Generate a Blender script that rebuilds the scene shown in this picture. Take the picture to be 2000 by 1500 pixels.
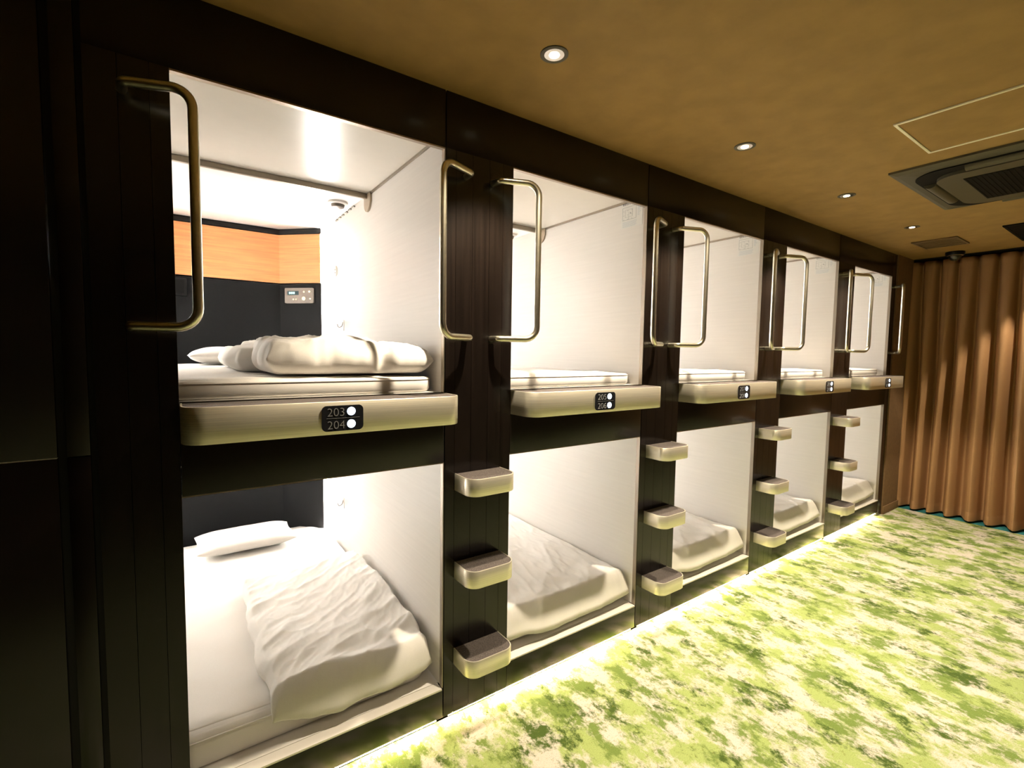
import bpy, bmesh, math, random
from mathutils import Vector, Matrix, noise

random.seed(7)
SC = bpy.context.scene
COL = SC.collection
for o in list(bpy.data.objects):
    bpy.data.objects.remove(o, do_unlink=True)

# ------------------------------------------------------------------ camera
YAW, PIT, ROL, FPX = 0.612, -0.0645, 0.0147, 932.38
CAM = Vector((0.0, -1.8, 1.63836))
cy, sy = math.cos(YAW), math.sin(YAW)
F = Vector((sy * math.cos(PIT), cy * math.cos(PIT), math.sin(PIT)))
R_ = Vector((cy, -sy, 0)); U_ = R_.cross(F)
c_, s_ = math.cos(ROL), math.sin(ROL)
R2 = R_ * c_ + U_ * s_; U2 = U_ * c_ - R_ * s_
cd = bpy.data.cameras.new('camera'); cam = bpy.data.objects.new('camera', cd); COL.objects.link(cam)
cd.sensor_width = 36.0; cd.lens = 36.0 * FPX / 2000.0; cd.clip_start = 0.02
m = Matrix((R2, U2, -F)).transposed().to_4x4(); m.translation = CAM
cam.matrix_world = m
SC.camera = cam

# ------------------------------------------------------------------ world, exposure, light levels
w = bpy.data.worlds.new('world'); SC.world = w; w.use_nodes = True
w.node_tree.nodes['Background'].inputs[0].default_value = (1.0, .8, .55, 1)
w.node_tree.nodes['Background'].inputs[1].default_value = 0.0
SC.view_settings.view_transform = 'Standard'; SC.view_settings.look = 'None'
SC.view_settings.exposure = 0.0; SC.view_settings.gamma = 1.0; SC.view_settings.use_curve_mapping = False

E_STRIP = 215.0        # vertical lamps in the capsules
E_FLOOR = 95.0        # warm strip under the kick boards
P_ROW1 = 235.0         # downlights beside the capsules
P_ROW2 = 16.0         # added unseen downlights over the corridor middle
WARM = (1.0, .85, .64)

# ------------------------------------------------------------------ dimensions (metres, facade plane y = 0)
R0, PITCH, WOP = 0.9166, 1.2541, 0.9148
RX = [R0 + PITCH * i for i in range(5)]
LX = [r - WOP for r in RX]
ZT, ZLT, ZLB, ZC = 2.470, 1.172, 0.171, 2.696
ZUF = 1.470                      # floor of the upper capsules
CAPH = 1.06                      # inside height of a capsule
ENDX = 6.5

# ------------------------------------------------------------------ materials
def new_mat(name):
    m = bpy.data.materials.new(name); m.use_nodes = True
    nt = m.node_tree; b = nt.nodes['Principled BSDF']
    return m, nt, b

def pbr(name, col, rough=.5, metal=0.0, spec=.5, noise_amt=0.0, scale=(20, 20, 20), bump=0.0, emit=None, estr=0.0, detail=6):
    m, nt, b = new_mat(name)
    b.inputs['Base Color'].default_value = (*col, 1); b.inputs['Roughness'].default_value = rough
    b.inputs['Metallic'].default_value = metal; b.inputs['Specular IOR Level'].default_value = spec
    if noise_amt or bump:
        tc = nt.nodes.new('ShaderNodeTexCoord'); mp = nt.nodes.new('ShaderNodeMapping')
        mp.inputs['Scale'].default_value = scale
        nz = nt.nodes.new('ShaderNodeTexNoise'); nz.inputs['Scale'].default_value = 1.0; nz.inputs['Detail'].default_value = detail
        nt.links.new(tc.outputs['Object'], mp.inputs['Vector']); nt.links.new(mp.outputs[0], nz.inputs['Vector'])
        if noise_amt:
            cr = nt.nodes.new('ShaderNodeValToRGB')
            cr.color_ramp.elements[0].position = .3; cr.color_ramp.elements[1].position = .7
            cr.color_ramp.elements[0].color = (*[max(0, c * (1 - noise_amt)) for c in col], 1)
            cr.color_ramp.elements[1].color = (*[min(1, c * (1 + noise_amt)) for c in col], 1)
            nt.links.new(nz.outputs['Fac'], cr.inputs[0]); nt.links.new(cr.outputs[0], b.inputs['Base Color'])
        if bump:
            bp = nt.nodes.new('ShaderNodeBump'); bp.inputs['Strength'].default_value = bump; bp.inputs['Distance'].default_value = .004
            nt.links.new(nz.outputs['Fac'], bp.inputs['Height']); nt.links.new(bp.outputs[0], b.inputs['Normal'])
    if emit:
        b.inputs['Emission Color'].default_value = (*emit, 1); b.inputs['Emission Strength'].default_value = estr
    return m

M = {}
M['facade'] = pbr('dark_wood_laminate', (.0070, .0045, .0034), .24, 0, .50, .45, (60, 60, 1.5), .04)
M['facade_back'] = pbr('dark_backing', (.006, .005, .004), .6)  # plain dark backing behind the facade joints
M['edge'] = pbr('bronze_edging', (.36, .30, .22), .35, 1)
M['alu'] = pbr('brushed_champagne_aluminium', (.90, .85, .70), .42, .82, .5, .10, (3, 3, 400), .05)
M['tube'] = pbr('satin_champagne_tube', (.80, .76, .61), .28, 1, .5, .05, (60, 60, 60))
M['rail'] = pbr('guide_rail_aluminium', (.30, .26, .21), .45, 1)
M['sill'] = pbr('pale_sill', (.74, .70, .64), .35)
M['white_wood'] = pbr('white_wood_laminate', (.81, .78, .735), .42, 0, .4, .022, (2, 3, 90))
M['ceil_lam'] = pbr('cream_ceiling_laminate', (.74, .695, .62), .22, 0, .5, .02, (8, 8, 8))
M['black_panel'] = pbr('charcoal_headboard', (.0052, .0054, .0058), .6, 0, .10, .15, (120, 120, 120), .05)
M['orange_wood'] = pbr('orange_wood_veneer', (.80, .355, .150), .5, 0, .25, .20, (4, 4, 90), .03)
M['black_gloss'] = pbr('black_gloss', (.005, .005, .005), .3, 0, .15)
M['strip_lamp'] = pbr('white_strip_lamp', (.9, .9, .9), .4, emit=(1.0, .965, .915), estr=E_STRIP)
M['floor_lamp'] = pbr('warm_strip_lamp', (.9, .8, .6), .4, emit=(1.0, .80, .46), estr=E_FLOOR)
M['linen'] = pbr('white_linen', (.83, .80, .755), .85, 0, .2, .03, (500, 500, 500), .08, detail=2)
M['duvet'] = pbr('white_cotton_duvet', (.84, .81, .765), .8, 0, .25, .02, (300, 300, 300), .06, detail=2)
M['futon_edge'] = pbr('mattress_piping', (.80, .76, .71), .9)
M['tread'] = pbr('dark_grip_mat', (.10, .083, .075), .85, 0, .3, .75, (420, 420, 420), .5, detail=3)
M['plate'] = pbr('black_number_plate', (.012, .013, .016), .25)
M['digits'] = pbr('grey_digits', (.24, .24, .25), .5)
M['white_led'] = pbr('white_led', (.9, .9, 1), .3, emit=(.62, .78, 1.0), estr=6.0)
M['bracket'] = pbr('beige_bracket', (.40, .33, .24), .5)
M['ceiling'] = pbr('brown_ceiling_paper', (.315, .192, .058), .75, 0, .25, .10, (9, 9, 9), .10)
M['frame_pale'] = pbr('pale_hatch_frame', (.95, .86, .62), .4, 0, .5)
M['ac_grey'] = pbr('grey_plastic', (.080, .068, .038), .5, 0, .3, .03, (30, 30, 30))
M['ac_dark'] = pbr('dark_grille', (.008, .0065, .004), .7, 0, .08)
M['vent_brown'] = pbr('brown_vent_metal', (.13, .08, .03), .5)
M['chrome'] = pbr('bright_reflector', (.85, .82, .75), .12, 1)
M['bulb'] = pbr('lit_bulb', (1, 1, 1), .3, emit=(1.0, .80, .52), estr=5.0)
M['dome'] = pbr('smoked_dome', (.03, .026, .02), .06, 0, .8)
M['brown_wall'] = pbr('brown_wall_paper', (.20, .12, .06), .7, 0, .25, .10, (40, 40, 40), .08)
M['brown_wall_dark'] = pbr('dark_brown_wall', (.10, .06, .03), .7, 0, .25, .10, (40, 40, 40), .05)
M['side_wall'] = pbr('deep_brown_wall', (.045, .028, .016), .7, 0, .2)
M['curtain'] = pbr('brown_curtain_cloth', (.40, .225, .105), .62, 0, .35, .09, (160, 160, 700), .10, detail=3)
M['white_plastic'] = pbr('white_plastic', (.78, .75, .70), .4)
M['ctrl'] = pbr('beige_metal_panel', (.12, .10, .082), .4, .4)
M['display'] = pbr('blue_grey_display', (.008, .011, .012), .5, 0, .1, emit=(.35, .6, .6), estr=.12)
M['lcd'] = pbr('display_digits', (.3, .5, .5), .3, emit=(.55, .9, .9), estr=1.2)
M['knob'] = pbr('cream_button', (.85, .80, .66), .3, emit=(1, .92, .7), estr=.35)
M['paper'] = pbr('notice_paper', (.80, .79, .75), .6)
M['ink'] = pbr('notice_ink', (.40, .41, .40), .6)
M['ink_dark'] = pbr('notice_ink_dark', (.12, .12, .12), .6)
M['ink_blue'] = pbr('notice_ink_blue', (.48, .55, .62), .6)
M['hook'] = pbr('grey_hook', (.25, .23, .20), .4, .6)

def carpet_mat(name, teal=False):
    m, nt, b = new_mat(name)
    N = nt.nodes; L = nt.links
    tc = N.new('ShaderNodeTexCoord')
    def mapping(scale, rot=0.0, loc=(0, 0, 0)):
        mp = N.new('ShaderNodeMapping'); mp.inputs['Scale'].default_value = scale
        mp.inputs['Rotation'].default_value = (0, 0, rot); mp.inputs['Location'].default_value = loc
        L.new(tc.outputs['Object'], mp.inputs['Vector']); return mp
    def nz(mp, scale, detail, rough=.6):
        n = N.new('ShaderNodeTexNoise'); n.inputs['Scale'].default_value = scale
        n.inputs['Detail'].default_value = detail; n.inputs['Roughness'].default_value = rough
        L.new(mp.outputs[0], n.inputs['Vector']); return n
    def mixc(f, a, c):
        x = N.new('ShaderNodeMix'); x.data_type = 'RGBA'
        L.new(f, x.inputs['Factor'])
        for s, v in ((6, a), (7, c)):
            if isinstance(v, tuple): x.inputs[s].default_value = (*v, 1)
            else: L.new(v, x.inputs[s])
        return x.outputs[2]
    def ramp(sock, a, c):
        r = N.new('ShaderNodeMapRange'); r.inputs[1].default_value = a; r.inputs[2].default_value = c
        L.new(sock, r.inputs[0]); return r.outputs[0]
    mp1 = mapping((1.35, .95, 1), .08); mp2 = mapping((1.4, .85, 1), .08, (3.1, 7.7, 0)); mp3 = mapping((1.3, .85, 1), .08, (11.3, 2.2, 0))
    big = nz(mp1, 4.6, 8, .70); mid = nz(mp2, 5.0, 9, .74); dk = nz(mp3, 3.6, 10, .76)
    pile = nz(mapping((1, 1, 1)), 260, 2); speck = nz(mapping((1, 1.5, 1)), 42, 4)
    if teal:
        base = mixc(ramp(mid.outputs['Fac'], .4, .6), (.02, .16, .17), (.05, .27, .28))
    else:
        base = mixc(ramp(big.outputs['Fac'], .455, .55), (.65, .595, .50), (.375, .455, .15))
        base = mixc(ramp(mid.outputs['Fac'], .50, .575), base, (.18, .255, .058))
        base = mixc(ramp(dk.outputs['Fac'], .54, .60), base, (.07, .115, .020))
        sp = N.new('ShaderNodeMath'); sp.operation = 'MULTIPLY'; sp.inputs[1].default_value = .55
        L.new(ramp(speck.outputs['Fac'], .58, .68), sp.inputs[0])
        base = mixc(sp.outputs[0], base, (.20, .22, .04))
    mul = N.new('ShaderNodeMix'); mul.data_type = 'RGBA'; mul.blend_type = 'MULTIPLY'; mul.inputs['Factor'].default_value = .5
    g = N.new('ShaderNodeValToRGB'); g.color_ramp.elements[0].position = .3; g.color_ramp.elements[1].position = .65
    g.color_ramp.elements[0].color = (.45, .45, .45, 1); g.color_ramp.elements[1].color = (1, 1, 1, 1)
    L.new(pile.outputs['Fac'], g.inputs[0]); L.new(base, mul.inputs[6]); L.new(g.outputs[0], mul.inputs[7])
    L.new(mul.outputs[2], b.inputs['Base Color'])
    bp = N.new('ShaderNodeBump'); bp.inputs['Strength'].default_value = .5; bp.inputs['Distance'].default_value = .006
    L.new(pile.outputs['Fac'], bp.inputs['Height']); L.new(bp.outputs[0], b.inputs['Normal'])
    b.inputs['Roughness'].default_value = .95; b.inputs['Specular IOR Level'].default_value = .15
    return m
M['carpet'] = carpet_mat('green_mottled_carpet')
M['carpet_teal'] = carpet_mat('teal_carpet', True)

# ------------------------------------------------------------------ mesh helpers
def box(bm, x0, x1, y0, y1, z0, z1, bev=0.0):
    r = bmesh.ops.create_cube(bm, size=1.0)
    for v in r['verts']:
        v.co = Vector((x0 + (v.co.x + .5) * (x1 - x0), y0 + (v.co.y + .5) * (y1 - y0), z0 + (v.co.z + .5) * (z1 - z0)))
    if bev:
        es = list({e for v in r['verts'] for e in v.link_edges})
        bmesh.ops.bevel(bm, geom=es, offset=bev, segments=2, affect='EDGES', profile=.5)

def prism(bm, pts, h, axis='z', z0=0.0):
    """closed outline pts (2D), extruded by h along axis"""
    def P(p, t):
        return {'z': (p[0], p[1], t), 'y': (p[0], t, p[1]), 'x': (t, p[0], p[1])}[axis]
    a = [bm.verts.new(P(p, z0)) for p in pts]; b = [bm.verts.new(P(p, z0 + h)) for p in pts]
    n = len(pts)
    fs = [bm.faces.new(a), bm.faces.new(b)]
    for i in range(n):
        fs.append(bm.faces.new((a[i], a[(i + 1) % n], b[(i + 1) % n], b[i])))
    bmesh.ops.recalc_face_normals(bm, faces=fs)

def fillet(pts, rads, n=8):
    """polyline with rounded corners (3D)"""
    out = [Vector(pts[0])]
    for i in range(1, len(pts) - 1):
        p, a, b = Vector(pts[i]), Vector(pts[i - 1]), Vector(pts[i + 1])
        u = (a - p).normalized(); v = (b - p).normalized()
        th = u.angle(v); r = rads[i - 1]; d = r / math.tan(th / 2)
        c = p + (u + v).normalized() * (r / math.sin(th / 2))
        s = p + u * d - c; e = p + v * d - c
        ang = s.angle(e); ax = s.cross(e).normalized()
        for k in range(n + 1):
            out.append(c + Matrix.Rotation(ang * k / n, 3, ax) @ s)
    out.append(Vector(pts[-1]))
    return out

def tube(bm, path, r, seg=14, cap=True):
    path = [Vector(p) for p in path]
    rings = []; N = None
    for i, p in enumerate(path):
        t = (path[min(i + 1, len(path) - 1)] - path[max(i - 1, 0)]).normalized()
        if N is None:
            N = t.orthogonal().normalized()
        else:
            N = (N - t * N.dot(t)).normalized()
        B = t.cross(N)
        rings.append([bm.verts.new(p + N * (r * math.cos(2 * math.pi * k / seg)) + B * (r * math.sin(2 * math.pi * k / seg))) for k in range(seg)])
    for a, b in zip(rings, rings[1:]):
        for k in range(seg):
            bm.faces.new((a[k], a[(k + 1) % seg], b[(k + 1) % seg], b[k]))
    if cap:
        bm.faces.new(rings[0]); bm.faces.new(rings[-1])
    bmesh.ops.recalc_face_normals(bm, faces=bm.faces[:])

def lathe(bm, prof, seg=28, axis='z', org=(0, 0, 0)):
    """profile [(r, h)] spun about an axis through org"""
    o = Vector(org); rings = []
    for r, h in prof:
        ring = []
        for k in range(seg):
            a = 2 * math.pi * k / seg; ca, sa = r * math.cos(a), r * math.sin(a)
            ring.append(bm.verts.new(o + Vector({'z': (ca, sa, h), 'y': (ca, h, sa), 'x': (h, ca, sa)}[axis])))
        rings.append(ring)
    fs = []
    for a, b in zip(rings, rings[1:]):
        for k in range(seg):
            fs.append(bm.faces.new((a[k], a[(k + 1) % seg], b[(k + 1) % seg], b[k])))
    fs.append(bm.faces.new(rings[0])); fs.append(bm.faces.new(rings[-1]))
    bmesh.ops.recalc_face_normals(bm, faces=fs)

def mesh_of(name, bm, mat, smooth=False, angle=40):
    me = bpy.data.meshes.new(name); bm.to_mesh(me); bm.free()
    me.materials.append(mat)
    if smooth:
        for p in me.polygons: p.use_smooth = True
        try: me.set_sharp_from_angle(angle=math.radians(angle))
        except Exception: pass
    return me

def obj(name, bm, mat, parent=None, smooth=False, label=None, loc=None):
    me = bm if isinstance(bm, bpy.types.Mesh) else mesh_of(name, bm, mat, smooth)
    o = bpy.data.objects.new(name, me); COL.objects.link(o)
    if parent is not None: o.parent = parent
    if label: o['label'] = label
    if loc is not None: o.location = loc
    return o

def bx(name, mat, parent, *d, bev=0.0, label=None, kind=None):
    bm = bmesh.new(); box(bm, *d, bev=bev)
    o = obj(name, bm, mat, parent, bool(bev), label)
    if kind: o['kind'] = kind
    return o

def empty(name, loc=(0, 0, 0)):
    o = bpy.data.objects.new(name, None); COL.objects.link(o); o.location = loc; o.empty_display_size = .1
    return o

def tag(o, label, cat, group=None):
    o['label'] = label; o['category'] = cat
    if group: o['group'] = group
    return o

def thing(name, label, cat, loc=(0, 0, 0), group=None):
    return tag(empty(name, loc), label, cat, group)

def struct(name, label=None, cat=None):
    o = empty(name); o['kind'] = 'structure'
    if label: o['label'] = label; o['category'] = cat
    return o

def dup(root, loc, label):
    r = root.copy(); COL.objects.link(r); r.location = loc; r['label'] = label
    def rec(src, dst):
        for ch in src.children:
            c = ch.copy(); COL.objects.link(c); c.parent = dst
            rec(ch, c)
    rec(root, r)
    return r

ORD = ['first', 'second', 'third', 'fourth', 'fifth']
NUM = [('203', '204'), ('205', '206'), ('207', '208'), ('209', '210'), ('211', '212')]
COLN = ['nearest (first)', 'second', 'third', 'fourth', 'farthest (fifth)']

# ------------------------------------------------------------------ the room
X0, Y0 = -3.2, -3.3
def sstruct(name, mat, d, label, cat):
    o = bx(name, mat, None, *d); o['kind'] = 'structure'; o['label'] = label; o['category'] = cat
    return o
sstruct('floor', M['carpet'], (X0, ENDX - .015, Y0, .03, -.1, 0), 'pale and mid green mottled carpet along the corridor', 'floor')
sstruct('floor.001', M['carpet_teal'], (ENDX - .015, 7.2, Y0, .03, -.1, 0), 'teal carpet strip under the brown curtain hem', 'floor')
sstruct('ceiling', M['ceiling'], (X0, 7.2, Y0, .06, ZC, ZC + .1), 'matt golden brown corridor ceiling', 'ceiling')
sstruct('wall_right', M['side_wall'], (X0, 7.2, Y0 - .1, Y0, 0, ZC), 'plain brown corridor wall facing the capsules', 'wall')
sstruct('wall_near', M['brown_wall_dark'], (X0 - .1, X0, Y0, .06, 0, ZC), 'dark brown wall closing the near corridor end', 'wall')
sstruct('wall_far', M['brown_wall_dark'], (6.85, 6.95, Y0, .06, 0, ZC), 'dark brown wall behind the brown curtain', 'wall')

# capsule facade: pillars of boards, header, transom and kick panels
wl = struct('wall_left', 'dark brown laminate facade framing two tiers of capsules', 'wall')
GAP = .0014
def pillar(x1, cuts, z0, z1, name='pillar', mat='facade'):
    """cuts: board edges as offsets left of x1 (0 = right edge)"""
    p = bx(name, M['facade_back'], wl, x1 - cuts[-1], x1, .010, .030, z0, z1)
    for a, b in zip(cuts, cuts[1:]):
        bx('board', M[mat], p, x1 - b + GAP / 2, x1 - a - GAP / 2, 0, .011, z0, z1)
    return p
pillar(LX[0], [0, .049, .122, .197], 0.035, ZT)
for i in range(1, 5):
    pillar(LX[i], [0, .055, .125, .21, .29, .3355], 0.035, ZT)
pillar(6.045, [0, .052, .1085], 0.0, ZC, 'end_pillar')
for i in range(5):
    x0 = LX[i] - (.3355 if i else .197)
    p = bx('header_panel', M['facade'], wl, x0 + GAP / 2, RX[i] - GAP / 2, 0, .022, ZT, ZC, bev=.001)
    bx('edge_strip', M['edge'], p, LX[i], RX[i], .001, .0215, ZT - .006, ZT - .0005)
    p = bx('transom_panel', M['facade'], wl, LX[i] + GAP / 2, RX[i] - GAP / 2, 0, .022, ZLT, ZUF, bev=.001)
    bx('edge_strip', M['edge'], p, LX[i], RX[i], .001, .0215, ZLT - .005, ZLT - .0003)
    p = bx('kick_panel', M['facade'], wl, LX[i] + GAP / 2, RX[i] - GAP / 2, 0, .022, .036, .160, bev=.001)
    # rail lips on the jambs
    for nm, za, zb in (('guide_rail', ZUF, ZT - .006), ('guide_rail', ZLB + .002, ZLT - .005)):
        bx(nm, M['rail'], wl, RX[i] - .0045, RX[i] - .0005, -.001, .022, za, zb)
    bm = bmesh.new(); box(bm, LX[i] + .001, RX[i] - .005, -.004, .045, .162, .171, bev=.002)
    obj('sill', bm, M['sill'], wl, True, 'pale sill lip')
    # recessed plinth and its warm strip lamp
    bx('plinth', M['edge'], wl, LX[i] - (.3355 if i else .197), RX[i], .040, .050, 0, .036)
for i in range(5):
    a = (RX[i - 1] + .03) if i else LX[0] - .15
    bx('floor_strip_lamp', M['floor_lamp'], wl, a, RX[i] - .03, .004, .020, .0285, .0345, label='warm lit strip lamp under the kick board')
# cladding left of the first pillar
for (a, b) in ((LX[0] - .262, LX[0] - .212), (X0, LX[0] - .282)):
    for (za, zb) in ((0.012, 1.3255), (1.3285, ZC)):
        bx('cladding_panel', M['facade'], wl, a, b, .0, .02, za, zb, bev=.0012)
bx('joint_strip', M['alu'], wl, X0, LX[0] - .283, .001, .012, 1.3258, 1.3282, label='bright metal joint strip')
bx('cladding_backing', M['facade_back'], wl, X0, LX[0] - .197, .021, .035, 0, ZC)
bx('brown_return', M['brown_wall'], wl, 6.047, 6.85, -.012, .03, 0, ZC, label='brown papered strip beside the curtain')
bx('slab', M['facade_back'], wl, X0, 6.9, 2.30, 2.34, 0, ZC + .1)
bb = bx('baseboard_left', M['brown_wall'], None, 6.047, 6.84, -.022, -.0125, 0, .085, bev=.002); bb['kind'] = 'structure'
bb['label'] = 'brown skirting board at the foot of the brown wall strip'; bb['category'] = 'baseboard'

# ------------------------------------------------------------------ capsules (origin: left edge of the opening, facade, floor top)
KY = 2.156                        # headboard plane
CX0, CX1 = -.315, WOP             # inside faces of the side walls
def make_capsule(label):
    t = thing('sleeping_capsule', label, 'capsule', (LX[0], 0, ZUF), 'white lined sleeping capsules in the dark facade')
    ww = M['white_wood']
    bx('side_wall', ww, t, CX1, CX1 + .010, .023, KY + .1, 0, CAPH)
    bx('side_wall', ww, t, CX0 - .009, CX0, .031, KY + .1, 0, CAPH)
    bx('ceiling_panel', M['ceil_lam'], t, CX0, CX1, .023, .945, CAPH, CAPH + .012, label='glossy cream front ceiling panel')
    bx('ceiling_panel', ww, t, CX0, CX1, .945, KY + .1, CAPH, CAPH + .012)
    bx('floor_panel', ww, t, CX0, CX1, .046, KY + .1, -.012, 0)
    bx('back_wall', ww, t, CX0, CX1, KY + .1, KY + .11, 0, CAPH)
    # headboard with 45 degree returns
    kx = (.642, -.042)            # kink positions, mirrored about the middle
    ex = (.892, -.292); ey = KY - .238
    kx0, kx1 = kx[0] , CX0 + (CX1 - kx[0])
    ex1, ex0 = .880, CX0 + (CX1 - .880)
    def board(name, mat, z0, z1, off, th, lab=None):
        bm = bmesh.new()
        s = .7071
        front = [(ex0 + off * 0, ey - off), (kx1, KY - off), (kx0, KY - off), (ex1, ey - off)]
        back = [(ex1, ey + th), (kx0 + th * .41, KY + th), (kx1 - th * .41, KY + th), (ex0, ey + th)]
        prism(bm, front + back, z1 - z0, 'z', z0)
        return obj(name, bm, mat, t, False, lab)
    board('headboard', M['black_panel'], 0, .655, 0, .02, 'charcoal headboard panel')
    # wood band: middle and two angled panels with open joints, black seal above
    v = board('valance_core', M['black_panel'], .66, 1.06, -.004, .03)
    def band(p0, p1):
        d = Vector((p1[0] - p0[0], p1[1] - p0[1])); n = Vector((d.y, -d.x)).normalized(); dd = d.normalized() * .0012
        a = Vector(p0) + dd; b = Vector(p1) - dd
        bm = bmesh.new(); q = n * .006
        prism(bm, [(a.x + q.x, a.y + q.y), (b.x + q.x, b.y + q.y), (b.x - n.x * .006, b.y - n.y * .006), (a.x - n.x * .006, a.y - n.y * .006)], .352, 'z', .664)
        obj('wood_panel', bm, M['orange_wood'], v, False, 'orange wood veneer panel')
    band((ex0, ey), (kx1, KY)); band((kx1, KY), (kx0, KY)); band((kx0, KY), (ex1, ey))
    bm = bmesh.new()
    prism(bm, [(ex0, ey - .012), (kx1, KY - .012), (kx0, KY - .012), (ex1, ey - .012), (ex1, ey + .02), (kx0, KY + .02), (kx1, KY + .02), (ex0, ey + .02)], .030, 'z', 1.020)
    obj('seal_strip', bm, M['black_gloss'], v, False, 'black glossy seal strip')
    # lamps in the corner slots
    for sx, xc in ((1, CX1 - .0165), (-1, CX0 + .0165)):
        bm = bmesh.new(); tube(bm, [(xc, ey - .002, .03), (xc, ey - .002, 1.055)], .0125, 14)
        obj('strip_lamp', bm, M['strip_lamp'], t, True, 'bright white vertical strip lamp')
        bx('lamp_channel', M['white_plastic'], t, xc - .014, xc + .014, ey + .0115, ey + .016, .02, 1.058)
    # curtain rail across the ceiling, with its end bracket and cornice
    r = bx('screen_rail', M['rail'], t, CX0 + .001, CX1 - .012, .945, .965, CAPH - .030, CAPH - .001, bev=.002)
    bm = bmesh.new()
    pts = [(.90, CAPH - .002), (.90, CAPH - .05)] + [(.955 + .05 * math.cos(a), CAPH - .05 + .05 * math.sin(a)) for a in [math.pi + k * math.pi / 10 for k in range(1, 10)]] + [(1.005, CAPH - .05), (1.005, CAPH - .002)]
    prism(bm, pts, .010, 'x', CX1 - .011)
    obj('rail_bracket', bm, M['bracket'], r)
    bx('cornice_strip', M['rail'], t, CX1 - .008, CX1 - .0005, .03, .945, CAPH - .012, CAPH - .0006)
    return t
cap0 = make_capsule('white-lined upper capsule with a rumpled duvet, behind the shelf marked 203 and 204')
CAPLAB_U = [None, 'white-lined upper capsule behind the shelf marked 205 and 206',
            'white-lined upper capsule of the third column, behind the third shelf from the camera',
            'white-lined upper capsule of the fourth column, behind the fourth shelf from the camera',
            'small-looking upper capsule of the farthest column, next to the brown curtain']
CAPLAB_L = ['white-lined lower capsule with a pillow, under the shelf marked 203 and 204',
            'white-lined lower capsule under the shelf marked 205 and 206',
            'white-lined lower capsule of the third column, below the third shelf from the camera',
            'white-lined lower capsule of the fourth column, below the fourth shelf from the camera',
            'small-looking lower capsule of the farthest column, next to the brown curtain']
for i in range(5):
    if i: dup(cap0, (LX[i], 0, ZUF), CAPLAB_U[i])
    dup(cap0, (LX[i], 0, ZLB), CAPLAB_L[i])

# ------------------------------------------------------------------ number shelves
def d_outline(x0, x1, d, r, n=9, inset=0.0):
    """outline of a D-shaped ledge: straight back at y=0, rounded front corners"""
    x0 += inset; x1 -= inset; d -= inset; r = max(r - inset, .004)
    pts = [(x0, -.0005)]
    pts += [(x0 + r - r * math.cos(a), -d + r - r * math.sin(a)) for a in [k * math.pi / 2 / n for k in range(n + 1)]]
    pts += [(x1 - r + r * math.sin(a), -d + r - r * math.cos(a)) for a in [k * math.pi / 2 / n for k in range(n + 1)]]
    pts += [(x1, -.0005)]
    return pts
def ledge(parent, x0, x1, d, r, z0, z1, lip):
    bm = bmesh.new()
    o = d_outline(x0, x1, d, r); q = d_outline(x0, x1, d, r, inset=lip)
    qb = [(p[0], p[1]) for p in q]
    n = len(o)
    c = .0035
    oi = d_outline(x0, x1, d, r, inset=.0012)
    lo2 = [bm.verts.new((p[0], p[1], z0)) for p in oi]
    lo = [bm.verts.new((p[0], p[1], z0 + .0015)) for p in o]; hi = [bm.verts.new((p[0], p[1], z1 - .0015)) for p in o]
    hi2 = [bm.verts.new((p[0], p[1], z1)) for p in oi]
    qi = [bm.verts.new((p[0], p[1], z1)) for p in qb]; ql = [bm.verts.new((p[0], p[1], z1 - .006)) for p in qb]
    rows = [lo2, lo, hi, hi2, qi, ql]
    for a, b in zip(rows, rows[1:]):
        for k in range(n - 1):
            bm.faces.new((a[k], a[k + 1], b[k + 1], b[k]))
    bm.faces.new(lo2); bm.faces.new([ql[k] for k in range(n)])
    bm.faces.new((lo2[0], lo2[-1], lo[-1], lo[0])); bm.faces.new((lo[0], lo[-1], hi[-1], hi[0]))
    bmesh.ops.recalc_face_normals(bm, faces=bm.faces[:])
    obj('metal_band', bm, M['alu'], parent, True)
    bm = bmesh.new(); prism(bm, d_outline(x0, x1, d, r, inset=lip + .0006), .0046, 'z', z1 - .0058)
    obj('grip_mat', bm, M['tread'], parent, False, 'dark speckled grip mat')

def text_mesh(s, size, depth=.0006, align='LEFT'):
    cu = bpy.data.curves.new('digits', 'FONT'); cu.body = s; cu.size = size; cu.extrude = depth; cu.offset = -.0006; cu.align_x = align; cu.resolution_u = 4
    tmp = bpy.data.objects.new('tmp_text', cu); COL.objects.link(tmp)
    bpy.context.view_layer.update()
    me = bpy.data.meshes.new_from_object(tmp.evaluated_get(bpy.context.evaluated_depsgraph_get()))
    bpy.data.objects.remove(tmp, do_unlink=True)
    return me

def rrect(x0, x1, z0, z1, r, n=5):
    pts = []
    for cx, cz, a0 in ((x1 - r, z1 - r, 0), (x0 + r, z1 - r, 90), (x0 + r, z0 + r, 180), (x1 - r, z0 + r, 270)):
        pts += [(cx + r * math.cos(math.radians(a0 + 90 * k / n)), cz + r * math.sin(math.radians(a0 + 90 * k / n))) for k in range(n + 1)]
    return pts

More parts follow.
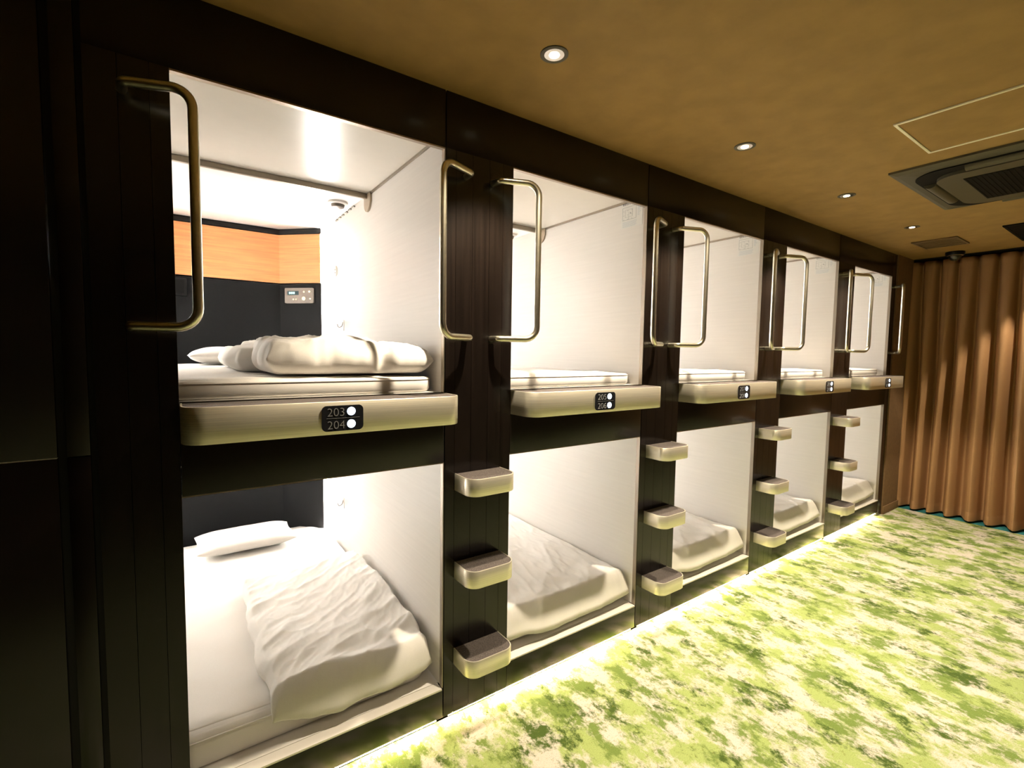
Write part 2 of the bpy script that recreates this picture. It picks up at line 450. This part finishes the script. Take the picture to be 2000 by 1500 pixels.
SHLAB = ['longest-looking brushed metal entry shelf marked 203 and 204 in front of the nearest upper capsule',
         'brushed metal entry shelf marked 205 and 206, second from the camera',
         'brushed metal entry shelf with two lamps, third from the camera',
         'brushed metal entry shelf with two lamps, fourth from the camera',
         'shortest-looking brushed metal entry shelf, farthest, beside the brown curtain']
SD, SZ0, SZ1 = .16, 1.357, 1.468
for i in range(5):
    t = thing('entry_shelf', SHLAB[i], 'shelf', (LX[i], 0, 0), 'metal entry shelves under the upper capsules')
    ledge(t, .001, WOP + .002, SD, .062, SZ0, SZ1, .006)
    bm = bmesh.new(); prism(bm, rrect(.384, .521, 1.3685, 1.4545, .016), .004, 'y', -SD - .0032)
    p = obj('number_plate', bm, M['plate'], t, False, 'black plate with two room numbers and two lamps')
    for k, s in enumerate(NUM[i]):
        zc = 1.4335 if k == 0 else 1.3905
        me = text_mesh(s, .040); me.materials.clear(); me.materials.append(M['digits'])
        o = obj('digits', me, None, p, label='grey number ' + s); o.location = (.400, -SD - .0036, zc - .0145); o.rotation_euler = (math.pi / 2, 0, 0)
        bm = bmesh.new(); lathe(bm, [(.001, -SD - .0066), (.010, -SD - .0060), (.0138, -SD - .0044), (.0142, -SD - .003)], 20, 'y', (.4800, 0, zc))
        obj('lamp', bm, M['white_led'], p, True, 'bluish white indicator lamp')
    bx('divider_line', M['digits'], p, .399, .508, -SD - .0040, -SD - .0031, 1.4115, 1.4125)

# ------------------------------------------------------------------ steps on the pillars
STZ = [1.043, .652, .261]
TIER = ['top', 'middle', 'bottom']
PIL = ['pillar between the 203 and 205 shelves', 'pillar between the second and third shelves', 'pillar between the third and fourth shelves', 'pillar between the fourth and farthest shelves']
st0 = None
for i in range(1, 5):
    for k in range(3):
        lab = '%s metal step with dark mat on the %s' % (TIER[k], PIL[i - 1])
        loc = (LX[i] - .288, 0, STZ[k])
        if st0 is None:
            st0 = thing('ladder_step', lab, 'step', loc, 'metal ladder steps on the dark pillars')
            ledge(st0, 0, .236, .142, .052, 0, .074, .005)
        else:
            dup(st0, loc, lab)

# ------------------------------------------------------------------ grab handles
def handle_mesh(sgn):
    """sgn +1: handle on the pillar left of an opening (bar shifts to +x)"""
    a = Vector((0, -.001, 1.70)); b = Vector((0, -.001, 2.372))
    c = Vector((0.004 * sgn, -.056, 0)); d = Vector((.165 * sgn, -.120, 0))
    def at(v, z): return Vector((v.x, v.y, z))
    pts = [a, at(c, a.z), at(d, a.z), at(d, b.z), at(c, b.z), b]
    bm = bmesh.new(); tube(bm, fillet(pts, [.022, .055, .055, .022], 9), .0135, 16)
    return mesh_of('grab_handle', bm, M['tube'], True, 60)
hmL, hmR = handle_mesh(1), handle_mesh(-1)
HL = ['large satin metal grab handle at the far left, left of the nearest capsule', 'satin metal grab handle on the left of the 205 capsule opening',
      'satin metal grab handle on the left of the third upper capsule', 'satin metal grab handle on the left of the fourth upper capsule',
      'satin metal grab handle on the left of the farthest upper capsule']
HR = ['satin metal grab handle on the right edge of the nearest upper capsule', 'satin metal grab handle on the right edge of the 205 capsule opening',
      'satin metal grab handle on the right edge of the third upper capsule', 'satin metal grab handle on the right edge of the fourth upper capsule',
      'thin-looking metal grab handle on the last post, next to the brown curtain']
for i in range(5):
    for me, x, lab in ((hmL, LX[i] - .112, HL[i]), (hmR, RX[i] + .095, HR[i])):
        o = obj('grab_handle', me, None, None); o.location = (x, 0, 0)
        tag(o, lab, 'handle', 'satin metal grab handles on the facade')

# ------------------------------------------------------------------ bedding
def soft_slab(lx, ly, h, nx, ny, er, seed, wr=.010, corner=.12, crease=(1.0, .35), edge_wob=.012, lift=None, drape=None, dent=None):
    """pillowy closed sheet: returns verts, faces"""
    def par(n): return [math.sin((-1 + 2 * k / (n - 1)) * math.pi / 2) * .35 + (-1 + 2 * k / (n - 1)) * .65 for k in range(n)]
    us, vs = par(nx), par(ny)
    so = Vector((seed * 13.1, seed * 7.7, seed * 3.3))
    top, bot = [], []
    for j, v in enumerate(vs):
        for i, u in enumerate(us):
            x = u * math.sqrt(max(0, 1 - corner * v * v)) / math.sqrt(1 - corner * 0) ; y = v * math.sqrt(max(0, 1 - corner * u * u))
            px, py = (x + 1) / 2 * lx, (y + 1) / 2 * ly
            du = min(1, (1 - abs(u)) * lx / 2 / er); dv = min(1, (1 - abs(v)) * ly / 2 / er)
            e = max(0, 1 - math.hypot(1 - du, 1 - dv))
            if i in (0, nx - 1) or j in (0, ny - 1): e = 0
            e = 0 if (i in (0, nx - 1) or j in (0, ny - 1)) else min(du, dv)
            q = math.sqrt(max(0, 1 - (1 - du) ** 2)) * math.sqrt(max(0, 1 - (1 - dv) ** 2)) if e else 0
            wob = noise.noise(Vector((px * 5, py * 5, 1)) + so)
            px += edge_wob * (1 - e) * wob; py += edge_wob * (1 - e) * noise.noise(Vector((px * 5, py * 5, 9)) + so)
            if e < 1:      # small gathers on the rounded edges
                g = (1 - e) * edge_wob
                py += g * (.30 * noise.noise(Vector((px * 11, py * 4, 3)) + so) + .10 * noise.noise(Vector((px * 34, py * 6, 5)) + so))
                px += g * (.30 * noise.noise(Vector((px * 4, py * 11, 13)) + so) + .10 * noise.noise(Vector((px * 6, py * 34, 15)) + so))
            if dent and v < 0:
                py += dent[2] * math.exp(-((px / lx - dent[0]) / dent[1]) ** 2) * (1 - dv)
            d1 = px * crease[0] + py * crease[1]; d2 = -px * crease[1] + py * crease[0]
            wv = 0
            for sc, am in ((5.0, 1.0), (11.0, .55), (23.0, .30), (47.0, .12)):
                nn = noise.noise(Vector((d1 * sc * .45, d2 * sc, sc)) + so)
                wv += am * (1 - 2.2 * abs(nn))
                wv += am * .40 * max(0, 1 - 6 * abs(nn))
            bulge = noise.noise(Vector((px * 2.2, py * 2.2, 4)) + so)
            fade = min(1, e * 2.2)
            zt = h * (.5 + .5 * q) + fade * (wr * wv * .6 + wr * 1.2 * bulge)
            if lift: zt += lift(px / lx, py / ly) * fade
            zb = h * (.5 - .5 * q)
            top.append((px, py, max(zt, zb + .002) if e > 0 else zt)); bot.append((px, py, zb))
    V = list(top); idx = {}
    Fc = []
    n = nx * ny
    for j in range(ny):
        for i in range(nx):
            k = j * nx + i
            if i in (0, nx - 1) or j in (0, ny - 1): idx[k] = k
            else: idx[k] = len(V); V.append(bot[k])
    for j in range(ny - 1):
        for i in range(nx - 1):
            a, b, c, d = j * nx + i, j * nx + i + 1, (j + 1) * nx + i + 1, (j + 1) * nx + i
            Fc.append((a, b, c, d)); Fc.append((idx[d], idx[c], idx[b], idx[a]))
    if drape:
        V = [(p[0], p[1], p[2] - drape[1] * max(0, (drape[0] - p[1]) / drape[0]) ** 1.3) for p in V]
    return V, Fc
def slab_mesh(name, parts, mat):
    """parts: list of (V, F, offset)"""
    V, Fs = [], []
    for v, f, off in parts:
        n = len(V)
        V += [(p[0] + off[0], p[1] + off[1], p[2] + off[2]) for p in v]; Fs += [tuple(k + n for k in q) for q in f]
    me = bpy.data.meshes.new(name); me.from_pydata(V, [], Fs); me.materials.append(mat)
    for p in me.polygons: p.use_smooth = True
    me.update(); return me

# mattresses: rounded-corner pads with a piped edge
MW, ML = 1.196, 1.985
def mattress(label, loc, h, src=None):
    if src: return dup(src, loc, label)
    t = thing('mattress', label, 'mattress', loc, 'white mattresses in the %s capsules' % ('upper' if h < .1 else 'lower'))
    def outl(ins, r):
        return rrect(ins, MW - ins, ins, ML - ins, r, 8)
    rf = h * .5
    bm = bmesh.new()
    rows = []
    steps = [(h * .18, 0), (.006, h * .06), (0, h * .2), (0, h * .72), (h * .06, h * .9), (h * .2, h)]
    for ins, z in steps:
        rows.append([bm.verts.new((p[0], p[1], z)) for p in outl(ins, .085 - ins)])
    n = len(rows[0])
    for a, b in zip(rows, rows[1:]):
        for k in range(n): bm.faces.new((a[k], a[(k + 1) % n], b[(k + 1) % n], b[k]))
    bm.faces.new(rows[0]); bm.faces.new(rows[-1])
    bmesh.ops.recalc_face_normals(bm, faces=bm.faces[:])
    obj('pad', bm, M['linen'], t, True)
    # fitted sheet lying on the pad, lightly creased
    v, f = soft_slab(MW - .07, ML - .07, .014, 70, 90, .08, 3 + h * 10, .0035, .06, (.9, .45), .004)
    obj('sheet', slab_mesh('sheet', [(v, f, (.035, .035, h - .010))], M['linen']), None, t)
    bm = bmesh.new(); tube(bm, [Vector((p[0], p[1], h * .86)) for p in outl(h * .02, .085)] + [Vector((*outl(h * .02, .085)[0], h * .86))], .003, 6, False)
    obj('piping', bm, M['futon_edge'], t, True)
    return t
MU_H, ML_H = .062, .118
mu = ml = None
for i in range(5):
    x = LX[i] - .295
    lu = 'thin white mattress in the %s upper capsule from the camera' % COLN[i]
    ll = 'white mattress in the %s lower capsule from the camera' % COLN[i]
    if i == 0:
        mu = mattress(lu, (x, .05, ZUF), MU_H); ml = mattress(ll, (x, .100, ZLB), ML_H)
    else:
        mattress(lu, (x, .05, ZUF), MU_H, mu); mattress(ll, (x, .100, ZLB), ML_H, ml)

def duvet(name_parts, loc, label):
    o = obj('duvet', slab_mesh('duvet', name_parts, M['duvet']), None); o.location = loc
    return tag(o, label, 'duvet', 'white folded duvets in the nearest capsules')
ZUM, ZLM = ZUF + MU_H + .003, ZLB + ML_H + .003
# near upper: a bulky rumpled fold with a lower lump behind it
def roll(a, b):
    return .012 * math.sin(a * math.pi) + .010 * math.sin(b * 5 + a * 4) - .030 * math.exp(-((a - .69) / .035) ** 2) * max(0, 1 - b * 2.2)
v1, f1 = soft_slab(.668, 1.0, .112, 150, 140, .060, 1, .021, .03, (1, .45), .028, lift=roll, dent=(.66, .05, .05))
v2, f2 = soft_slab(.70, .85, .098, 90, 90, .07, 2, .014, .10, (.9, .5), .026)
duvet([(v1, f1, (0, 0, .004)), (v2, f2, (-.075, .34, 0))], (LX[0] + .244, .075, ZUM + .008), 'rumpled folded white duvet in the upper capsule behind the 203 shelf')
# near lower: broad flat duvet lying against the right wall
def drift(a, b):
    return .026 * a + .012 * math.sin(a * 6 + b * 3) - .02 * math.exp(-((b - .13) / .05) ** 2) * a
v1, f1 = soft_slab(.658, 1.13, .066, 110, 140, .05, 6, .012, .07, (.75, .65), .024, lift=drift, drape=(.080, .105))
duvet([(v1, f1, (0, 0, 0))], (LX[0] + .245, .028, ZLM + .008), 'broad folded white duvet in the lower capsule under the 203 shelf')
# flat quilts in the other lower capsules, hanging over the front of the mattress
v1, f1 = soft_slab(.906, 1.5, .06, 120, 140, .05, 9, .011, .03, (.2, 1.0), .008, drape=(.075, .112))
qm = slab_mesh('quilt', [(v1, f1, (0, 0, 0))], M['duvet'])
for i in range(1, 5):
    o = obj('quilt', qm, None); o.location = (LX[i] + .004, .020, ZLM + .004)
    tag(o, 'flat white quilt spread over the %s lower capsule from the camera' % COLN[i], 'quilt', 'flat white quilts in the lower capsules')

def pillow_thing(loc, rz, sx, sy, h, seed, label, tilt=0.0):
    v, f = soft_slab(sx, sy, h, 46, 34, sy * .42, seed, .003, -.0, (1, .2), .006)
    # pull in the sides between the four corners
    V = []
    for p in v:
        u, w_ = p[0] / sx * 2 - 1, p[1] / sy * 2 - 1
        V.append(((u * (1 - .03 * (1 - w_ * w_)) + 1) / 2 * sx, (w_ * (1 - .06 * (1 - u * u)) + 1) / 2 * sy, p[2]))
    o = obj('pillow', slab_mesh('pillow', [(V, f, (0, 0, 0))], M['linen']), None); o.location = loc; o.rotation_euler = (tilt, 0, rz)
    return tag(o, label, 'pillow', 'white pillows at the headboards')
pillow_thing((LX[0] + .05, 1.45, ZUM + .007), .0, .58, .40, .105, 21, 'plump white pillow behind the duvet in the upper 203 capsule')
pillow_thing((LX[0] + .065, 1.66, ZLM + .007), .0, .575, .36, .115, 22, 'plain white pillow by the headboard of the lower 204 capsule')

# ------------------------------------------------------------------ fittings inside the capsules
def on_return(px, pz):
    """point on the angled right headboard return of the near upper capsule: px metres along from the kink"""
    s = .7071
    return Vector((LX[0] + .642 + px * s, KY - px * s, pz))
t = thing('control_panel', 'beige radio and light control panel on the angled charcoal headboard', 'control panel', on_return(.165, 2.04))
t.rotation_euler = (0, 0, -math.pi / 4)
bm = bmesh.new(); prism(bm, rrect(-.113, .113, -.056, .056, .008), .018, 'y', -.0185); obj('faceplate', bm, M['ctrl'], t)
bm = bmesh.new(); prism(bm, rrect(-.092, .0, .004, .034, .003), .003, 'y', -.0207); p = obj('display', bm, M['display'], t, False, 'dark display with pale digits')
for k in range(3):
    bx('segment', M['lcd'], p, -.076 + k * .017, -.064 + k * .017, -.0215, -.0206, .011, .027)
for (bxx, bz, r, nm) in ((.045, .027, .0075, 'button'), (.089, .028, .0075, 'button'), (-.04, -.028, .0065, 'button'), (-.018, -.028, .0065, 'button'), (.094, -.024, .005, 'button'), (.042, -.022, .0145, 'knob')):
    bm = bmesh.new(); lathe(bm, [(r, -.018), (r, -.023), (r * .8, -.026), (r * .2, -.027)], 16, 'y', (bxx, 0, bz)); obj(nm, bm, M['knob'], t, True)
t = thing('wall_box', 'flat black box on the charcoal headboard left of the control panel', 'box', (LX[0] - .04, KY - .002, 2.05))
bx('case', M['black_gloss'], t, -.12, .105, -.03, 0, -.058, .058, bev=.006)
bx('screen', M['black_gloss'], t, -.105, .09, -.0315, -.0295, -.045, .045)

def detector(x, label):
    t = thing('smoke_detector', label, 'detector', (x, 1.22, ZUF + CAPH - .0005), 'round detectors on the capsule ceilings')
    bm = bmesh.new(); lathe(bm, [(.058, 0), (.058, -.010), (.050, -.014)], 28); obj('base_ring', bm, M['white_plastic'], t, True)
    bm = bmesh.new(); lathe(bm, [(.040, -.0135), (.036, -.030), (.022, -.036), (.002, -.037)], 24); obj('sensor', bm, M['ctrl'], t, True)
    return t
detector(RX[0] - .10, 'round detector on the ceiling of the nearest upper capsule')
detector(RX[1] - .10, 'round detector on the ceiling of the 205 capsule')
bm = bmesh.new()
for k in range(6): box(bm, RX[0] - .012, RX[0] - .001, 1.20 + k * .075, 1.235 + k * .075, ZUF + CAPH - .014, ZUF + CAPH - .006)
o = obj('slot_vent', bm, M['hook'], None); tag(o, 'dashed ventilation slots along the top of the nearest capsule wall', 'vent')
# socket ring, hook and clothes peg on the near right walls
t = thing('wall_socket', 'small round socket on the white wall of the upper 203 capsule', 'socket', (RX[0] - .0005, 1.65, 2.186))
bm = bmesh.new(); lathe(bm, [(.040, 0), (.040, -.006), (.034, -.008), (.030, -.006), (.026, -.005)], 24, 'x'); obj('ring', bm, M['white_plastic'], t, True)
for dz in (-.010, .010):
    bm = bmesh.new(); lathe(bm, [(.006, -.0052), (.006, -.0075), (.001, -.008)], 12, 'x', (0, 0, dz)); obj('hole', bm, M['hook'], t)
def hook(loc, label):
    t = thing('coat_hook', label, 'hook', loc)
    bm = bmesh.new(); box(bm, -.004, 0, -.012, .012, -.03, .045, .002); obj('plate', bm, M['white_plastic'], t, True)
    bm = bmesh.new(); tube(bm, fillet([(-.003, 0, .03), (-.012, 0, .0), (-.035, 0, -.012), (-.042, 0, .014)], [.01, .01], 5), .0035, 8); obj('prong', bm, M['hook'], t, True)
hook((RX[0] - .0005, 1.50, .585), 'small hook on the white wall of the lower 204 capsule')
hook((RX[0] - .0005, 1.47, 1.80), 'small hook on the white wall of the upper 203 capsule')
o = None
t = thing('bag_of_earplugs', 'small dark pouch on the bedding under the hook in the upper 203 capsule', 'pouch', (RX[0] - .05, 1.60, ZUM - .001))
bm = bmesh.new(); bmesh.ops.create_uvsphere(bm, u_segments=16, v_segments=10, radius=1)
for v in bm.verts:
    z = (v.co.z + 1) / 2
    s = (1 - .55 * z) * (1 + .12 * noise.noise(v.co * 2))
    v.co = Vector((v.co.x * .03 * s, v.co.y * .06 * s, z * .16))
obj('pouch_body', bm, M['hook'], t, True)
t.name = 'dark_pouch'

# evacuation notices
def notice(i, upper, label):
    t = thing('notice_sheet', label, 'notice', (RX[i] - .0006, .034, 2.376 if upper else 1.125), 'printed notices by the capsule openings')
    bx('paper', M['paper'], t, -.0010, 0, 0, .158, 0, .150)
    def ln(mat, y0, y1, z0, z1, bm=None):
        box(bm, -.0016, -.0009, .158 - y1, .158 - y0, z0, z1)
    bm = bmesh.new(); rnd = random.Random(3)
    for k in range(5):                    # heading: five dense square characters
        a = .012 + k * .0125
        for q in range(3): ln(None, a, a + .0095, .133 + q * .0035, .1347 + q * .0035, bm)
        ln(None, a + .004, a + .0055, .131, .1432, bm)
    obj('heading', bm, M['ink_dark'], t)
    bm = bmesh.new()
    for (a, b, c, d) in ((.010, .112, .118, .1195), (.010, .112, .046, .0475), (.010, .0115, .046, .1195), (.1105, .112, .046, .1195), (.03, .085, .104, .1050), (.03, .085, .062, .063), (.03, .031, .062, .105), (.084, .085, .062, .105), (.056, .057, .046, .09)):
        ln(None, a, b, c, d, bm)
    for k in range(9):
        ln(None, .014 + (k % 3) * .03, .024 + (k % 3) * .03, .05 + (k // 3) * .024, .0515 + (k // 3) * .024, bm)
    ln(None, .066, .074, .078, .086, bm)
    obj('floor_plan', bm, M['ink'], t)
    bm = bmesh.new()
    for k in range(5): ln(None, .012, .10 + rnd.random() * .03, .008 + k * .0065, .0094 + k * .0065, bm)
    for k in range(8): ln(None, .122, .135 + rnd.random() * .014, .060 + k * .008, .0618 + k * .008, bm)
    obj('text_lines', bm, M['ink_blue'], t)
for i in range(1, 5):
    notice(i, True, 'printed plan notice high on the wall of the %s upper capsule from the camera' % COLN[i])

# ------------------------------------------------------------------ ceiling fittings
def downlight(x, y, power, label, spot=94, blend=.4, aim=0.0, group='round recessed ceiling downlights'):
    t = thing('downlight', label, 'downlight', (x, y, ZC), group)
    bm = bmesh.new(); lathe(bm, [(.036, .0), (.036, -.003), (.046, -.0045), (.050, -.003), (.050, -.0003)], 32); 
    obj('trim_ring', bm, M['ac_grey'], t, True)
    bm = bmesh.new(); lathe(bm, [(.0355, -.0035), (.030, -.0012), (.017, -.0008)], 28); obj('reflector', bm, M['chrome'], t, True)
    bm = bmesh.new(); lathe(bm, [(.020, -.0015), (.018, -.006), (.008, -.0085), (.001, -.009)], 20); obj('bulb', bm, M['bulb'], t, True)
    ld = bpy.data.lights.new('spot', 'SPOT'); ld.energy = power; ld.color = WARM; ld.spot_size = math.radians(spot); ld.spot_blend = blend; ld.shadow_soft_size = .022
    lo = bpy.data.objects.new('spot', ld); COL.objects.link(lo); lo.parent = t; lo.location = (0, aim, -.022)
    return t
DLX = [1.12, 2.37, 3.60, 4.86]
DLL = ['nearest round ceiling downlight, above the 203 and 205 pillar', 'large-looking round ceiling downlight above the second upper capsule',
       'round ceiling downlight between the nearest downlights and the brown vent', 'small-looking round ceiling downlight beside the brown slatted vent']
for x, l in zip(DLX, DLL): downlight(x, -.435, P_ROW1, l, aim=.03)
for k, x in enumerate((-.35, 1.12, 2.37, 3.60)):  # second row added out of view as fill for the corridor
    downlight(x, -2.15, P_ROW2, 'added unseen ceiling downlight over the corridor middle, %s from the near end' % ORD[k], 116, .4, group='downlights over the corridor middle')

downlight(6.08, -1.12, 95.0, 'ceiling downlight close to the curtain, washing its folds', 84, .3, group='downlights over the corridor middle')
t = thing('ceiling_hatch', 'square ceiling access hatch with thin pale metal frame', 'hatch', (2.93, -1.25, ZC))
bx('lid', M['ceiling'], t, -.238, .238, -.282, .282, -.004, -.0005)
for d in ((-.2525, -.239, -.296, .296), (.239, .2525, -.296, .296), (-.239, .239, -.296, -.2835), (-.239, .239, .2835, .296)):
    bx('frame_bar', M['frame_pale'], t, *d, -.007, -.0005, bev=.001)

# air conditioning cassette
t = thing('air_conditioner', 'large grey ceiling air conditioner cassette with dark intake grille', 'air conditioner', (3.893, -1.27, ZC))
HS = .538
bm = bmesh.new()
rows = []
for s, z in ((HS, -.0005), (HS, -.012), (HS - .03, -.022), (HS - .10, -.026)):
    rows.append([bm.verts.new((sx * s, sy_ * s, z)) for sx, sy_ in ((-1, -1), (1, -1), (1, 1), (-1, 1))])
for a, b in zip(rows, rows[1:]):
    for k in range(4): bm.faces.new((a[k], a[(k + 1) % 4], b[(k + 1) % 4], b[k]))
bm.faces.new(rows[0]); bm.faces.new(rows[-1]); bmesh.ops.recalc_face_normals(bm, faces=bm.faces[:])
obj('outer_panel', bm, M['ac_grey'], t)
bm = bmesh.new(); prism(bm, rrect(-.468, .468, -.468, .468, .15, 8), .006, 'z', -.031); obj('outlet_channel', bm, M['ac_dark'], t)
bm = bmesh.new(); prism(bm, rrect(-.385, .385, -.385, .385, .12, 8), .024, 'z', -.0485); obj('centre_panel', bm, M['ac_grey'], t, False)
for k in range(4):
    bm = bmesh.new()
    prof = [(.427 + .030 * math.cos(a), -.031 - .022 * math.sin(a)) for a in [q * math.pi / 8 for q in range(9)]]
    prof = [(y, z) for y, z in prof]
    prism(bm, prof, .46, 'x', -.23)
    o = obj('louvre_flap', bm, M['ac_grey'], t, True); o.rotation_euler = (0, 0, k * math.pi / 2)
g = bx('intake_grille', M['ac_dark'], t, -.272, .272, -.272, .272, -.0515, -.048)
for k in range(26):
    bx('slat', M['ac_dark'], g, -.265, .265, -.262 + k * .021, -.256 + k * .021, -.0535, -.0515)

def vent(loc, lx, ly, mat, n, label):
    t = thing('ceiling_vent', label, 'vent', loc)
    for d in ((-lx / 2, lx / 2, -ly / 2, -ly / 2 + .018), (-lx / 2, lx / 2, ly / 2 - .018, ly / 2), (-lx / 2, -lx / 2 + .018, -ly / 2 + .018, ly / 2 - .018), (lx / 2 - .018, lx / 2, -ly / 2 + .018, ly / 2 - .018)):
        bx('frame_bar', mat, t, *d, -.010, -.0005, bev=.001)
    bx('backing', M['ac_dark'], t, -lx / 2 + .017, lx / 2 - .017, -ly / 2 + .017, ly / 2 - .017, -.0022, -.0006)
    w_ = (lx - .04) / n
    for k in range(n):
        bx('slat', mat, t, -lx / 2 + .02 + k * w_ + w_ * .12, -lx / 2 + .02 + (k + 1) * w_ - w_ * .12, -ly / 2 + .019, ly / 2 - .019, -.0085, -.003)
    return t
vent((5.69, -.415, ZC), .40, .315, M['vent_brown'], 6, 'brown slatted vent set flush in the brown ceiling')
vent((5.72, -1.25, ZC), .76, .76, M['ac_dark'], 16, 'large black slatted return vent in the ceiling before the curtain')

t = thing('security_camera', 'small dark dome camera on the ceiling in front of the curtain', 'camera', (6.30, -.385, ZC))
bm = bmesh.new(); lathe(bm, [(.075, 0), (.075, -.022), (.066, -.034)], 30); obj('base', bm, M['black_gloss'], t, True)
bm = bmesh.new(); lathe(bm, [(.055 * math.cos(a), -.033 - .055 * math.sin(a)) for a in [k * math.pi / 18 for k in range(9)]] + [(.002, -.0882)], 28); obj('dome', bm, M['dome'], t, True)
bm = bmesh.new(); lathe(bm, [(.062, -.030), (.063, -.038), (.056, -.041)], 30); obj('ring', bm, M['chrome'], t, True)

# ------------------------------------------------------------------ curtain
t = thing('curtain', 'tall pleated brown curtain across the far end of the corridor', 'curtain', (ENDX, 0, 0))
def curtain_cloth():
    y0, y1 = -.005, -3.2
    nf = 22; per = (y0 - y1) / nf
    ny, nz = nf * 20, 44
    zb, zt = .024, 2.666
    V, Fs = [], []
    for j in range(nz + 1):
        f = j / nz; z = zb + (zt - zb) * f
        for i in range(ny + 1):
            s = i / 20.0
            k = math.floor(s)
            rn = lambda q: noise.noise(Vector((q * 1.7, .5, 3.1)))
            # lower folds drift and broaden, the top is pinched at regular pleats
            drift = (1 - f) * (.30 * noise.noise(Vector((s * .35, f * .9, 1.3))) + .12 * noise.noise(Vector((s * .9, f * 1.3, 5))))
            u = s + drift
            q = u - math.floor(u); dist = abs(q - .5)
            k = math.floor(u)
            wid = .11 + .135 * min(1, (1 - f) * 1.6) + .03 * noise.noise(Vector((k * 1.7, f, .4)))
            dep = .070 + .065 * min(1, (1 - f) * 2.2) + .018 * noise.noise(Vector((k * 2.9, f * .8, 8.1)))
            valley = math.exp(-(dist / wid) ** 2)
            ridge = .5 + .5 * math.cos(u * 2 * math.pi)
            x = .030 - .050 * ridge * min(1, .25 + (1 - f) * 1.5) * (.8 + .4 * noise.noise(Vector((k * .9, f * .7, 3)))) + dep * valley - .03
            x += .006 * (1 - f) * noise.noise(Vector((s * 2.3, f * 4, 2)))
            V.append((x, y0 + (y1 - y0) * i / ny, z))
    for j in range(nz):
        for i in range(ny):
            a = j * (ny + 1) + i
            Fs.append((a, a + 1, a + ny + 2, a + ny + 1))
    me = bpy.data.meshes.new('cloth'); me.from_pydata(V, [], Fs); me.materials.append(M['curtain'])
    for p in me.polygons: p.use_smooth = True
    return me, V, ny
me, CV, cny = curtain_cloth()
o = obj('cloth', me, None, t); sd = o.modifiers.new('thickness', 'SOLIDIFY'); sd.thickness = .004
# sewn hem band following the folds
HV, HF = [], []
for j, z in enumerate((.023, .105, .112)):
    for i in range(cny + 1):
        p = CV[i]; q = CV[(cny + 1) * 1 + i]
        f = (z - .024) / (q[2] - p[2]); HV.append((p[0] + (q[0] - p[0]) * f - (.0045 if j < 2 else .0015), p[1], z))
for j in range(2):
    for i in range(cny):
        a = j * (cny + 1) + i; HF.append((a, a + 1, a + cny + 2, a + cny + 1))
hm = bpy.data.meshes.new('hem'); hm.from_pydata(HV, [], HF); hm.materials.append(M['curtain'])
for p in hm.polygons: p.use_smooth = True
obj('hem', hm, None, t, label='sewn hem band')
t = thing('curtain_rail', 'dark ceiling rail carrying the brown curtain', 'rail', (ENDX, 0, ZC))
bx('track', M['ac_dark'], t, -.02, .03, -3.25, -.015, -.016, -.0005, bev=.002)
for k in range(22):
    bx('glider', M['ac_dark'], t, -.006, .006, -.005 - (k + .0) * (3.195 / 22) - .018, -.005 - k * (3.195 / 22) - .006, -.026, -.0155)
